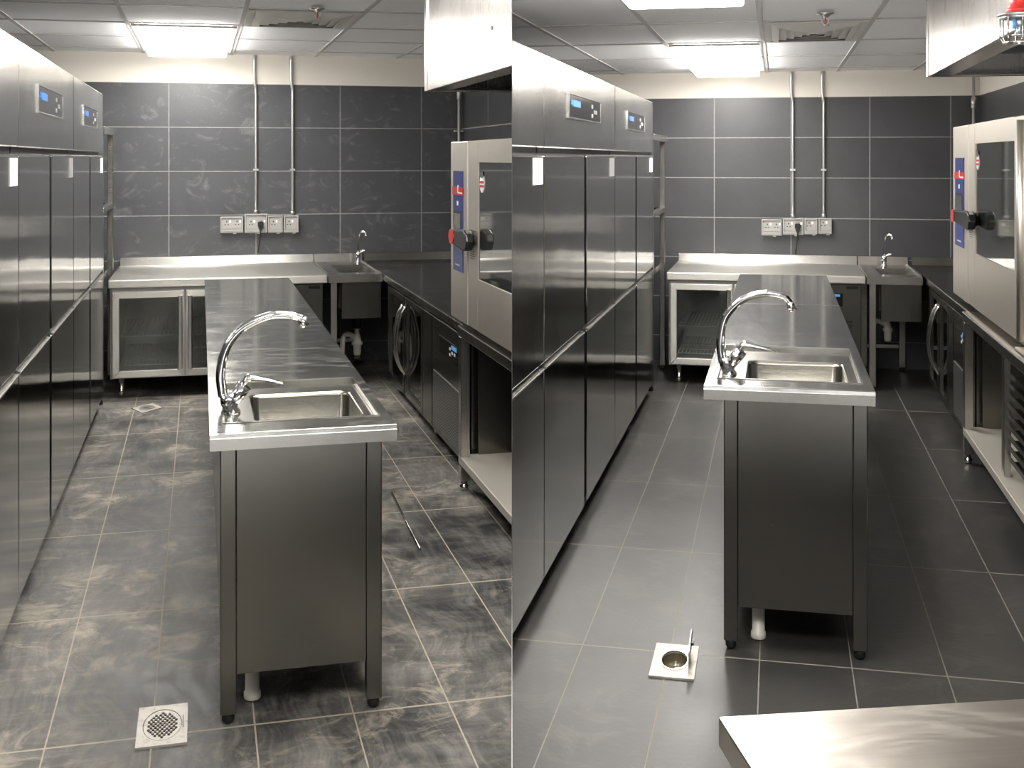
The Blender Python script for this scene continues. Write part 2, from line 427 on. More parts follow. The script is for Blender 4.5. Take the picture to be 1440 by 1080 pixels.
def build_shell(K):
    dusty = K is L
    if dusty:
        fm = tiles('dusty dark floor tile', (0, 1), K.fw, K.fd, K.fx, K.fy, 0.0036, (0.018, 0.019, 0.021), (0.36, 0.32, 0.255), 0.42, 1.0, (0.235, 0.225, 0.205))
        wm = tiles('smeared dark wall tile', (0, 2), K.tilew, K.row, K.tilex, K.band, 0.0048, (0.058, 0.061, 0.067), (0.24, 0.24, 0.24), 0.34, smear=0.22)
        sm = tiles('dark side wall tile', (1, 2), 0.95, K.row, 0.2, K.band, 0.007, (0.05, 0.052, 0.058), (0.22, 0.22, 0.22), 0.34)
    else:
        fm = tiles('clean dark floor tile', (0, 1), K.fw, K.fd, K.fx, K.fy, 0.003, (0.030, 0.029, 0.028), (0.20, 0.185, 0.155), 0.34, 0.10, (0.10, 0.095, 0.09))
        wm = tiles('clean dark wall tile', (0, 2), K.tilew, K.row, K.tilex, K.band, 0.0048, (0.056, 0.057, 0.062), (0.27, 0.27, 0.27), 0.34)
        sm = tiles('clean dark side wall tile', (1, 2), 0.95, K.row, 0.2, K.band, 0.007, (0.05, 0.052, 0.058), (0.22, 0.22, 0.22), 0.34)
    u0, u1, v0, v1 = K.ul, K.uw, 0.6, K.vw
    # floor with the drain's opening left out
    hu, hv = ((-0.150, -0.060), (3.50, 3.665)) if dusty else ((-0.362, -0.282), (3.835, 3.975))
    b = MB(); us = (u0, hu[0], hu[1], u1); vs = (v0, hv[0], hv[1], v1)
    for i in range(3):
        for j in range(3):
            if (i, j) != (1, 1):
                b.box((us[i], us[i + 1]), (vs[j], vs[j + 1]), (-0.04, 0.0))
    bmesh.ops.remove_doubles(b.bm, verts=b.bm.verts, dist=1e-5)
    K.struct('floor', b, fm)
    K.struct('wall_rear', MB().box((u0 - 0.1, u1 + 0.1), (v1, v1 + 0.1), (-0.04, K.band)), wm)
    K.struct('trim_1', MB().box((u0 - 0.1, u1 + 0.1), (v1 - 0.004, v1 + 0.1), (K.band, K.ceil + 0.02)), M['paint'])
    K.struct('wall_right', MB().box((u1, u1 + 0.1), (v0, v1), (-0.04, K.band)), sm)
    K.struct('trim_2', MB().box((u1 - 0.004, u1 + 0.1), (v0, v1), (K.band, K.ceil + 0.02)), M['paint'])
    K.struct('wall_left', MB().box((u0 - 0.1, u0), (v0, v1), (-0.04, K.ceil + 0.02)), sm)
    # ceiling boards and their T-bar frame
    t = NT('ceiling board'); co = t.obj()
    sp = t.noise(co, 60.0, 3.0)
    t.set(Base_Color=t.mix(sp, c4(0.84, 0.84, 0.86), c4(0.91, 0.91, 0.93)), Roughness=0.8)
    K.struct('ceiling', MB().box((u0 - 0.1, u1 + 0.1), (v0, v1 + 0.1), (K.ceil + 0.006, K.ceil + 0.05)), t.m)
    b = MB()
    for u in K.tees:
        if u0 < u < u1: b.box((u - 0.012, u + 0.012), (v0, v1), (K.ceil, K.ceil + 0.006))
    for v in K.rows: b.box((u0, u1), (v - 0.016, v + 0.016), (K.ceil + 0.001, K.ceil + 0.006))
    K.struct('trim_3', b, M['tbar'])
    # ceiling things
    for i, (a, d) in enumerate(K.light):
        z = K.ceil
        lab = (f'glowing rectangular ceiling light panel by the rear wall, {K.word}', f'second ceiling light panel from the rear wall, above the picture, {K.word}',
               f'small ceiling light panel nearest the viewer, overhead, {K.word}')[i]
        o = K.thing('ceiling_light', lab, 'ceiling light', ((a[0] + a[1]) / 2, (d[0] + d[1]) / 2, z - 0.012), 'ceiling light panels')
        A, D = (a[0] + 0.02, a[1] - 0.02), (d[0] + 0.02, d[1] - 0.02)
        f = MB()
        for x, y in (((A[0], A[0] + .03), D), ((A[1] - .03, A[1]), D), ((A[0] + .03, A[1] - .03), (D[0], D[0] + .03)), ((A[0] + .03, A[1] - .03), (D[1] - .03, D[1]))):
            f.box(x, y, (z - 0.014, z))
        K.part('frame', f, M['ventwhite'], o)
        K.part('diffuser', MB().box((A[0] + .03, A[1] - .03), (D[0] + .03, D[1] - .03), (z - 0.060, z - 0.003), 0.015, 2), M['lamp'], o)
    (a, d) = K.vent; z = K.ceil
    o = K.thing('ceiling_vent', f'square white louvred ceiling air vent beside the sprinkler, {K.word}', 'air vent', ((a[0] + a[1]) / 2, (d[0] + d[1]) / 2, z - 0.02))
    uc, vc = (a[0] + a[1]) / 2, (d[0] + d[1]) / 2; hu, hv = (a[1] - a[0]) / 2 - 0.015, (d[1] - d[0]) / 2 - 0.02
    K.part('backing', MB().box((uc - hu, uc + hu), (vc - hv, vc + hv), (z - 0.002, z)), M['ventwhite'], o)
    def ring(q, w, zt, zb):
        m = bmesh.new(); rr = []
        for (e, zz) in ((q, zb), (q - w, zt)):
            rr.append([m.verts.new((uc + sx * hu * e, vc + sy * hv * e, zz)) for sx, sy in ((-1, -1), (1, -1), (1, 1), (-1, 1))])
        rr.append([m.verts.new(v.co + Vector((0, 0, 0.003))) for v in rr[1]]); rr.append([m.verts.new(v.co + Vector((0, 0, 0.003))) for v in rr[0]])
        for i in range(4):
            for k in range(4):
                m.faces.new((rr[i][k], rr[i][(k + 1) % 4], rr[(i + 1) % 4][(k + 1) % 4], rr[(i + 1) % 4][k]))
        bmesh.ops.recalc_face_normals(m, faces=m.faces)
        b = MB(); b.add(m); return b
    K.part('frame', ring(1.0, 0.13, z - 0.006, z - 0.006), M['ventwhite'], o)
    for q in (0.86, 0.70, 0.54, 0.38, 0.22):
        K.part('louvre', ring(q, 0.150, z - 0.016, z - 0.004), M['ventwhite'], o)
    u, v = K.spk
    o = K.thing('sprinkler_head', f'small brass fire sprinkler head hanging from the ceiling, {K.word}', 'sprinkler', (u, v, z - 0.07))
    K.part('rosette', MB().lathe([(0.008, -0.002), (0.036, -0.006), (0.040, -0.012), (0.022, -0.018), (0.012, -0.03)], (u, v, z)), M['galv'], o)
    b = MB()
    for sg in (-1, 1): b.tube([(u + sg * 0.008, v, z - 0.026), (u + sg * 0.015, v, z - 0.04), (u + sg * 0.012, v, z - 0.054), (u, v, z - 0.062)], 0.003, 8)
    K.part('yoke', b, M['galv'], o)
    K.part('bulb', MB().cyl((u, v, z - 0.03), (u, v, z - 0.06), 0.0035, 10), M['red'], o)
    K.part('deflector', MB().lathe([(0.004, 0), (0.018, -0.001), (0.018, -0.004), (0.004, -0.005)], (u, v, z - 0.062)), M['galv'], o)


def build_fridges(K):
    uf = K.uf; v0, v1 = K.fv[2], K.fv[3]; D = v1 - v0
    base = (uf - 0.37, (v0 + v1) / 2, 0)
    names = ['tall steel refrigerator farthest from the viewer, beside the shelving rack', 'tall steel refrigerator second from the far end of its row', 'tall steel refrigerator nearest the viewer, cut by the picture edge']
    o = K.thing('upright_refrigerator', f'{names[0]}, {K.word}', 'refrigerator', base, f'refrigerators in the {K.word}')
    zb, zm, zf, zt = 0.085, K.zmid, K.zfas, K.fz
    K.part('body', MB().box((uf - 0.74, uf - 0.05), (v0 + .003, v1 - .003), (zb, zt - .003)), M['fridge'], o)
    K.part('gasket', MB().box((uf - 0.05, uf - 0.028), (v0 + .012, v1 - .012), (zb + .02, zf + .02)), M['seam'], o)
    K.part('control_fascia', MB().box((uf - 0.05, uf), (v0 + .004, v1 - .004), (zf + .008, zt), 0.004), M['fascia'], o)
    g = 0.034; vm = (v0 + v1) / 2 - 0.01
    for a, b in ((v0 + .005, vm - g), (vm + g, v1 - .005)):
        d = K.part('door', MB().box((uf - 0.046, uf), (a, b), (zm + .024, zf - .022), 0.004, 2), M['fridge'], o)
        d2 = K.part('door', MB().box((uf - 0.046, uf), (a, b), (zb, zm), 0.004, 2), M['fridge'], o)
        K.part('handle_lip', MB().prism([(uf - 0.04, zm + .002), (uf + 0.004, zm - .004), (uf + 0.006, zm + .004), (uf - 0.038, zm + .016)], 1, a + .02, b - .02), M['lip'], o, d2, 'polished pull lip')
        K.part('handle_lip', MB().prism([(uf - 0.04, zf - .020), (uf + 0.002, zf - .024), (uf + 0.003, zf - .020), (uf - 0.038, zf - .008)], 1, a + .02, b - .02), M['lip'], o, d, 'polished pull lip')
        if b > vm + 0.2:
            K.part('paper_label', MB().box((uf + .0005, uf + .002), (b - .20, b - .03), (zf - .125, zf - .03)), M['paper'], o, d, 'white paper label')
    pv = (v0 + 0.26 * D, v0 + 0.71 * D); pz = (zf + (zt - zf) * 0.39, zf + (zt - zf) * 0.66)
    p = K.part('control_panel', MB().box((uf, uf + .006), pv, pz, 0.002), M['blackgloss'], o, None, 'black control panel')
    K.part('panel_frame', MB().frame((uf, uf + .008), (pv[0] - .012, pv[1] + .012), (pz[0] - .005, pz[1] + .005), 0, 0.012, 0, 0.005), M['lip'], o, p)
    w, h = pv[1] - pv[0], pz[1] - pz[0]
    K.part('display', MB().box((uf + .006, uf + .0075), (pv[0] + .11 * w, pv[0] + .32 * w), (pz[0] + .50 * h, pz[0] + .78 * h)), M['glow'], o, p, 'lit blue display')
    b = MB()
    y, z = pv[0] + .075 * w, pz[0] + .66 * h
    for k in range(3):
        a = PI * k / 3 + PI / 2
        b.prism([(y + .03 * math.cos(a) - .004 * math.sin(a), z + .013 * math.sin(a) + .002 * math.cos(a)), (y - .03 * math.cos(a) - .004 * math.sin(a), z - .013 * math.sin(a) + .002 * math.cos(a)),
                 (y - .03 * math.cos(a) + .004 * math.sin(a), z - .013 * math.sin(a) - .002 * math.cos(a)), (y + .03 * math.cos(a) + .004 * math.sin(a), z + .013 * math.sin(a) - .002 * math.cos(a))], 0, uf + .006, uf + .0075)
    K.part('snowflake_mark', b, M['glow'], o, p)
    for (fy, fz) in ((.70, .70), (.78, .46), (.70, .26), (.84, .46)):
        K.part('button', MB().box((uf + .006, uf + .0085), (pv[0] + fy * w - .016, pv[0] + fy * w + .016), (pz[0] + fz * h - .009, pz[0] + fz * h + .009), .002), M['button'], o, p)
    for su in (uf - .66, uf - .12):
        for sv in (v0 + .1, v1 - .1):
            K.part('foot', MB().lathe([(.018, .10), (.018, .03), (.028, .02), (.028, 0)], (su, sv, 0)), M['black'], o)
    n1 = copy_thing(K, o, 0, K.fv[1] - v0, f'{names[1]}, {K.word}')
    n2 = copy_thing(K, o, 0, K.fv[0] - v0, f'{names[2]}, {K.word}')


def build_rack(K):
    u1 = K.uf - 0.01; u0 = u1 - 0.62; v0, v1 = K.fv[3] + 0.12, 9.35
    o = K.thing('shelving_rack', f'tall steel shelving rack between the last refrigerator and rear wall, {K.word}', 'rack', ((u0 + u1) / 2, (v0 + v1) / 2, 0))
    zt = 1.78 if K is L else 1.74
    for u in (u0, u1 - .04):
        for v in (v0, v1 - .06):
            K.part('post', MB().box((u, u + .04), (v, v + .06), (0.03, zt), .003), M['steel'], o)
            K.part('foot', MB().lathe([(.014, .03), (.02, .012), (.02, 0)], (u + .02, v + .03, 0)), M['black'], o)
    zs = 1.29 if K is L else 1.24
    K.part('top_rail', MB().box((u1 - .05, u1 + .012), (v0 - .04, v1), (zt, zt + .045), .002), M['steel'], o)
    K.part('top_rail', MB().box((u0, u0 + .05), (v0 - .04, v1), (zt, zt + .045), .002), M['steel'], o)
    K.part('shelf', MB().box((u0 + .04, u1 - .04), (v0, v1), (zs - .035, zs), .003), M['steel'], o)
    K.part('shelf', MB().box((u0 - .005, u1 + .005), (v0 + .06, v1 - .06), (zs - .035, zs), .003), M['steel'], o)
    K.part('worktop', MB().box((u0 + .04, u1 - .04), (v0, v1), (.76, .80), .003), M['top'], o)
    K.part('back_panel', MB().box((u0 + .045, u0 + .055), (v0 + .06, v1 - .06), (.80, zt)), M['panel'], o)


def carcass(K, o, x, y, z, walls, front, liner=True):
    """hollow cabinet box; front ('v' or 'u') is the open side, walls the extra uprights along the front"""
    t = 0.03; b = MB()
    if front == 'v':
        b.box(x, (y[1] - t, y[1]), z); b.box(x, (y[0], y[1] - t), (z[0], z[0] + t)); b.box(x, (y[0], y[1] - t), (z[1] - t, z[1]))
        for w in walls: b.box(w, (y[0], y[1] - t), (z[0] + t, z[1] - t))
    else:
        b.box((x[1] - t, x[1]), y, z); b.box((x[0], x[1] - t), y, (z[0], z[0] + t)); b.box((x[0], x[1] - t), y, (z[1] - t, z[1]))
        for w in walls: b.box((x[0], x[1] - t), w, (z[0] + t, z[1] - t))
    return K.part('carcass', b, M['liner'], o)


def wire_shelf(x, y, z, along):
    b = MB(); r = .0035
    for yy in (y[0], y[1]): b.cyl((x[0], yy, z), (x[1], yy, z), r * 1.4, 6)
    for xx in (x[0], x[1]): b.cyl((xx, y[0], z), (xx, y[1], z), r * 1.4, 6)
    n = 13
    if along == 'v':
        for k in range(1, n): xx = x[0] + (x[1] - x[0]) * k / n; b.cyl((xx, y[0], z + .005), (xx, y[1], z + .005), r, 6)
        for k in (1, 2, 3): yy = y[0] + (y[1] - y[0]) * k / 4; b.cyl((x[0], yy, z), (x[1], yy, z), r, 6)
    else:
        for k in range(1, n): yy = y[0] + (y[1] - y[0]) * k / n; b.cyl((x[0], yy, z + .005), (x[1], yy, z + .005), r, 6)
        for k in (1, 2, 3): xx = x[0] + (x[1] - x[0]) * k / 4; b.cyl((xx, y[0], z), (xx, y[1], z), r, 6)
    return b


def build_counter(K):
    u0, u1 = K.cu; vf, vw, zt = K.vf, K.vw - 0.004, K.zt
    o = K.thing('counter_fridge', f'low glass door counter fridge against the rear wall, {K.word}', 'counter fridge', ((u0 + u1) / 2, (vf + vw) / 2, 0))
    K.part('worktop', MB().box((u0, u1), (vf, vw), (zt - .055, zt), .006, 2), M['counter'], o)
    K.part('backsplash', MB().prism([(vw - .03, zt), (vw, zt), (vw, zt + .062), (vw - .018, zt + .062)], 0, u0 + .01, u1), M['top'], o)
    b = MB()
    for k in range(2): b.cyl((u0 + .17 + .06 * k, vw - .034, zt + .04), (u0 + .17 + .06 * k, vw - .02, zt + .04), .006, 10)
    K.part('bolt', b, M['lip'], o)
    fz = (0.13, zt - .06)
    U0 = u0 + .02; W = u1 - U0 - .012
    d0 = U0 + .03; mid = U0 + W * 0.335; d2 = U0 + W * 0.67
    y = (vf + .055, vw - .03)
    carcass(K, o, (U0, d2 + .03), y, fz, [(U0, U0 + .03), (mid - .012, mid + .012), (d2, d2 + .03)], 'v')
    K.part('side_panel', MB().box((U0 - .008, U0), (vf + .05, vw - .03), fz), M['steel'], o)
    for i, (a, c) in enumerate(((U0 + .006, mid - .006), (mid + .006, d2 + .02))):
        d = K.part('door', MB().frame((a, c), (vf + .015, vf + .053), (fz[0] + .01, fz[1] - .02), 1, 0.046, .003), M['counter'], o)
        K.part('glass_pane', MB().box((a + .044, c - .044), (vf + .03, vf + .038), (fz[0] + .054, fz[1] - .064)), M['glass'], o, d)
        hx = (c - .044, c - .008) if i == 0 else (a + .008, a + .044)
        K.part('handle', MB().prism([(hx[0], vf + .015), (hx[0] + .006, vf - .012), (hx[1] - .006, vf - .012), (hx[1], vf + .015)], 2, fz[0] + .06, fz[1] - .055, .002), M['lip'], o, d, 'upright steel handle strip')
        for z in (0.21, 0.405):
            K.part('wire_shelf', wire_shelf((a + .05, c - .05), (vf + .10, vw - .10), z, 'v'), M['wire'], o)
    # machine compartment
    m = (d2 + .035, u1 - .03)
    K.part('machine_compartment', MB().box(m, y, fz), M['panel'], o)
    d = K.part('service_panel', MB().box(m, (vf + .03, vf + .054), (fz[0] + .01, fz[1] - .005), .003), M['panel'], o)
    px = (m[0] + .12 * (m[1] - m[0]), m[0] + .68 * (m[1] - m[0])); pz = (.585, .675) if K is R else (.55, .64)
    p = K.part('control_panel', MB().box(px, (vf + .024, vf + .03), pz, .002), M['blackgloss'], o, None, 'black control panel')
    w, h = px[1] - px[0], pz[1] - pz[0]
    K.part('display', MB().box((px[0] + .45 * w, px[0] + .92 * w), (vf + .0225, vf + .024), (pz[0] + .74 * h, pz[0] + .93 * h)), M['glowdim'], o, p)
    for fx, f in ((.22, .62), (.22, .3), (.45, .46), (.70, .46)):
        K.part('button', MB().box((px[0] + fx * w - .009, px[0] + fx * w + .009), (vf + .022, vf + .024), (pz[0] + f * h - .009, pz[0] + f * h + .009)), M['button'], o, p)
    bx = (m[1] - .10, m[1] - .02)
    K.part('badge', MB().box(bx, (vf + .026, vf + .03), (fz[1] - .035, fz[1] - .012)), M['black'], o, None, 'small black badge')
    b = MB()
    for k in range(8): b.box((m[0] + .06, m[1] - .06), (vf + .026, vf + .031), (.32 + .022 * k, .331 + .022 * k))
    K.part('vent_slots', b, M['seam'], o)
    for u in (u0 + .08, u1 - .08):
        for v in (vf + .11, vw - .12):
            K.part('foot', MB().lathe([(.018, .13), (.018, .05), (.021, .045), (.021, .012), (.016, 0)], (u, v, 0)), M['lip'], o)


def tap_small(K, o, u, v, z):
    t = K.part('faucet', MB().lathe([(.022, 0), (.024, .006), (.018, .012), (.020, .06), (.022, .075), (.010, .085)], (u, v, z)), M['chrome'], o, None, 'chrome faucet')
    pts = spline([(u - .002, v, z + .06), (u, v, z + .13), (u + .008, v, z + .195), (u + .022, v, z + .235), (u + .04, v - .01, z + .245), (u + .054, v - .02, z + .235), (u + .058, v - .025, z + .21)], 6)
    K.part('spout', MB().tube(pts, .0095, 10), M['chrome'], o, t)
    K.part('lever', MB().tube([(u + .005, v, z + .075), (u + .025, v - .02, z + .095), (u + .05, v - .05, z + .10)], [.014, .010, .006], 10), M['chrome'], o, t)


def build_sink(K):
    u0, u1 = K.su; vf, vw, zt = K.vf, K.vw - 0.004, K.zt
    o = K.thing('corner_sink', f'small steel hand sink unit in the rear right corner, {K.word}', 'sink', ((u0 + u1) / 2, (vf + vw) / 2, 0))
    B = (u0 + .10 * 1, u1 - .025); V = (vf + .16, vw - .36)
    b = MB()
    b.box((u0, B[0]), (vf, vw), (zt - .055, zt)); b.box((B[1], u1), (vf, vw), (zt - .055, zt))
    b.box(B, (vf, V[0]), (zt - .055, zt)); b.box(B, (V[1], vw), (zt - .055, zt))
    K.part('worktop', b, M['top'], o)
    b = MB()
    b.box((u1 - .012, u1), (vf + .06, vw - .02), (zt, zt + .012)); b.box((u0, u0 + .008), (vf + .03, vw - .03), (zt, zt + .008))
    K.part('raised_edge', b, M['lip'], o)
    K.part('backsplash', MB().prism([(vw - .03, zt), (vw, zt), (vw, zt + .062), (vw - .018, zt + .062)], 0, u0 + .002, u1), M['top'], o)
    b = MB(); t = .006; zb = zt - .25
    b.box((B[0] - t, B[0]), (V[0] - t, V[1] + t), (zb, zt - .056)); b.box((B[1], B[1] + t), (V[0] - t, V[1] + t), (zb, zt - .056))
    b.box(B, (V[0] - t, V[0]), (zb, zt - .056)); b.box(B, (V[1], V[1] + t), (zb, zt - .056)); b.box((B[0] - t, B[1] + t), (V[0] - t, V[1] + t), (zb - t, zb))
    K.part('basin', b, M['panel'], o)
    K.part('apron', MB().box((u0 + .10, u1 - .002), (vf + .05, vf + .062), (zt - .315, zt - .056), .002), M['panel'], o)
    for u in (u0 + .02, u1 - .07):
        for v in (vf + .045, vw - .10):
            if u > u0 + .1 and v < vf + .1: continue
            K.part('leg', MB().box((u, u + .045), (v, v + .055), (.03, zt - .056), .002), M['steel'], o)
            K.part('foot', MB().lathe([(.014, .03), (.02, .012), (.02, 0)], (u + .0225, v + .0275, 0)), M['black'], o)
    K.part('cross_rail', MB().box((u0 + .066, u1 - .072), (vw - .09, vw - .06), (.17, .20), .002), M['steel'], o)
    um = (1.127 if K is L else .78); vm = 8.98 if K is L else 9.12; s = 1.0 if K is L else .9; zc = .155 if K is L else .295
    tr = K.part('drain_trap', MB().lathe([(.022 * s, 0), (.028 * s, .008), (.032 * s, .075 * s), (.041 * s, .080 * s), (.041 * s, .098 * s), (.030 * s, .106 * s), (.022 * s, .145 * s), (.014 * s, .165 * s), (.014 * s, .19 * s), (.026 * s, .195 * s), (.026 * s, .21 * s)], (um, vm, zc)), M['pvc'], o, None, 'white plastic bottle trap')
    zo = zc + .15 * s
    K.part('waste_pipe', MB().tube(spline([(um - .012, vm + .01, zo - .02), (um - .05, vm + .03, zo), (um - .085, vm + .05, zo - .005), (um - .10, vm + .055, zo - .05), (um - .105, vm + .055, zo - .12), (um - .112, vm + .055, .04)], 6), .019, 10), M['pvc'], o, tr)
    K.part('tail_pipe', MB().cyl((um, vm, zc + .20 * s), (um, vm, zb), .03, 14), M['black'], o, tr)
    tap_small(K, o, 1.19 if K is L else .782, 9.43 if K is L else 9.46, zt)


def build_run(K):
    ur, (v0, v1), zt = K.ur, K.rv, K.zt
    vw = K.vw - .004; uw = K.uw - .006
    o = K.thing('undercounter_fridge', f'dark undercounter fridge with curved handles along the right wall, {K.word}', 'undercounter fridge', ((ur + uw) / 2, (v0 + v1) / 2, 0))
    ve = v0 - .02
    K.part('worktop', MB().box((ur, uw), (ve, vw), (zt - .05, zt), .006, 2), M['topdirty'] if K is L else M['panel'], o)
    K.single('splashback', MB().prism([(vw - .03, zt + .001), (vw, zt + .001), (vw, zt + .062), (vw - .018, zt + .062)], 0, ur + .01, uw), M['panel'], f'low steel splashback strip right of the corner sink faucet, {K.word}', 'splashback', (ur + .2, vw, zt))
    z = (0.10, zt - .055); Lr = v1 - v0
    A = (v1 - .27 * Lr, v1); Bd = (v1 - .535 * Lr, v1 - .285 * Lr); S = (v1 - .655 * Lr, v1 - .54 * Lr); C = (v0 + .03, v1 - .66 * Lr)
    x = (ur + .05, ur + .62)
    carcass(K, o, x, (S[1], v1), z, [(v1 - .03, v1), (A[0] - .03, A[0]), (S[1], S[1] + .02)], 'u')
    K.part('side_panel', MB().box(x, (v1 + .001, v1 + .006), z), M['panel'], o)
    K.part('machine_compartment', MB().box(x, (v0 + .01, S[1] - .002), z), M['panel'], o)
    for i, (a, c) in enumerate((A, Bd)):
        d = K.part('door', MB().frame((ur + .012, ur + .048), (a + .004, c - .004), (z[0] + .005, z[1] - .01), 0, .05, .003, .04), M['panel'], o)
        K.part('glass_pane', MB().box((ur + .025, ur + .032), (a + .052, c - .052), (z[0] + .043, z[1] - .048)), M['smoke'], o, d)
        hv = a + .035 if i == 0 else c - .035
        pts = spline([(ur + .012, hv, z[1] - .07), (ur - .014, hv, z[1] - .12), (ur - .038, hv, z[1] - .21), (ur - .045, hv, z[1] - .30), (ur - .036, hv, z[1] - .39), (ur - .012, hv, z[1] - .46), (ur + .012, hv, z[1] - .50)], 5)
        K.part('handle', MB().tube(pts, .011, 10), M['lip'], o, d, 'bowed steel handle')
    K.part('centre_panel', MB().box((ur + .012, ur + .048), (S[0] + .003, S[1] - .003), (z[0] + .005, z[1] - .01), .003), M['panel'], o)
    d = K.part('service_panel', MB().box((ur + .012, ur + .048), (C[0], C[1] - .003), (z[0] + .005, z[1] - .01), .003), M['panel'], o)
    W = C[1] - C[0]
    pv = (C[0] + .12 * W, C[0] + .72 * W); pz = (zt - .235, zt - .14)
    p = K.part('control_panel', MB().box((ur + .006, ur + .012), pv, pz, .002), M['blackgloss'], o, None, 'black control panel')
    w, h = pv[1] - pv[0], pz[1] - pz[0]
    K.part('display', MB().box((ur + .0045, ur + .006), (pv[0] + .06 * w, pv[0] + .32 * w), (pz[0] + .70 * h, pz[0] + .92 * h)), M['glowdim'], o, p)
    for fy, f in ((.40, .66), (.40, .34), (.28, .5), (.16, .5)):
        K.part('button', MB().box((ur + .004, ur + .006), (pv[0] + fy * w - .014, pv[0] + fy * w + .014), (pz[0] + f * h - .007, pz[0] + f * h + .007)), M['button'], o, p)
    K.part('perforated_vent', MB().box((ur + .006, ur + .012), (C[0] + .08 * W, C[1] - .07 * W), (z[0] + .04, .44)), M['perf'], o, None, 'steel vent with punched holes')
    for v in (v0 + .12, S[1] - .02, v1 - .06):
        for u in (ur + .10, ur + .56):
            K.part('foot', MB().lathe([(.018, .10), (.018, .04), (.022, .035), (.022, .01), (.016, 0)], (u, v, 0)), M['lip'], o)


def build_stand(K):
    ur, zt = K.ur - .03, K.zt; v1 = K.rv[0] - .03; v0 = 3.2
    uw = K.uw - .01
    o = K.thing('oven_stand', f'open steel stand with bottom shelf carrying the large oven, {K.word}', 'stand', (ur + .4, (v0 + v1) / 2, 0))
    K.part('top', MB().box((ur, uw), (v0, v1), (zt - .05, zt), .005, 2), M['steel'], o)
    zs = .185 if K is R else .165
    K.part('bottom_shelf', MB().box((ur + .004, uw), (v0, v1 - .004), (zs - .04, zs), .003), M['shelf'], o)
    for v in (v1 - .075, v0 + .02):
        for u in (ur + .002, uw - .06):
            K.part('leg', MB().box((u, u + .045), (v, v + .06), (.05, zs - .041), .002).box((u, u + .045), (v, v + .06), (zs + .001, zt - .051), .002), M['steel'], o)
            K.part('foot', MB().lathe([(.014, .05), (.014, .03), (.022, .025), (.022, .008), (.016, 0)], (u + .0225, v + .03, 0)), M['lip'], o)
    K.part('end_panel', MB().box((ur + .10, uw - .08), (v1 - .03, v1 - .018), (zs + .001, zt - .051)), M['panel'], o)
    K.part('back_panel', MB().box((uw - .014, uw - .004), (v0 + .1, v1 - .09), (zs + .001, zt - .051)), M['panel'], o)
    # runners for oven trays
    vp = 5.78 if K is R else 4.75
    for u in (ur + .03, ur + .40):
        for v in (vp,):
            K.part('rack_post', MB().box((u, u + .03), (v, v + .06), (zs + .001, zt - .051), .002), M['steel'], o)
    for k in range(9):
        z = zs + .07 + k * (zt - .12 - zs - .07) / 9
        K.part('tray_runner', MB().prism([(ur + .055, z), (ur + .40, z), (ur + .40, z + .003), (ur + .060, z + .003), (ur + .060, z + .022), (ur + .055, z + .022)], 1, vp - .75, vp - .002), M['panel'], o)


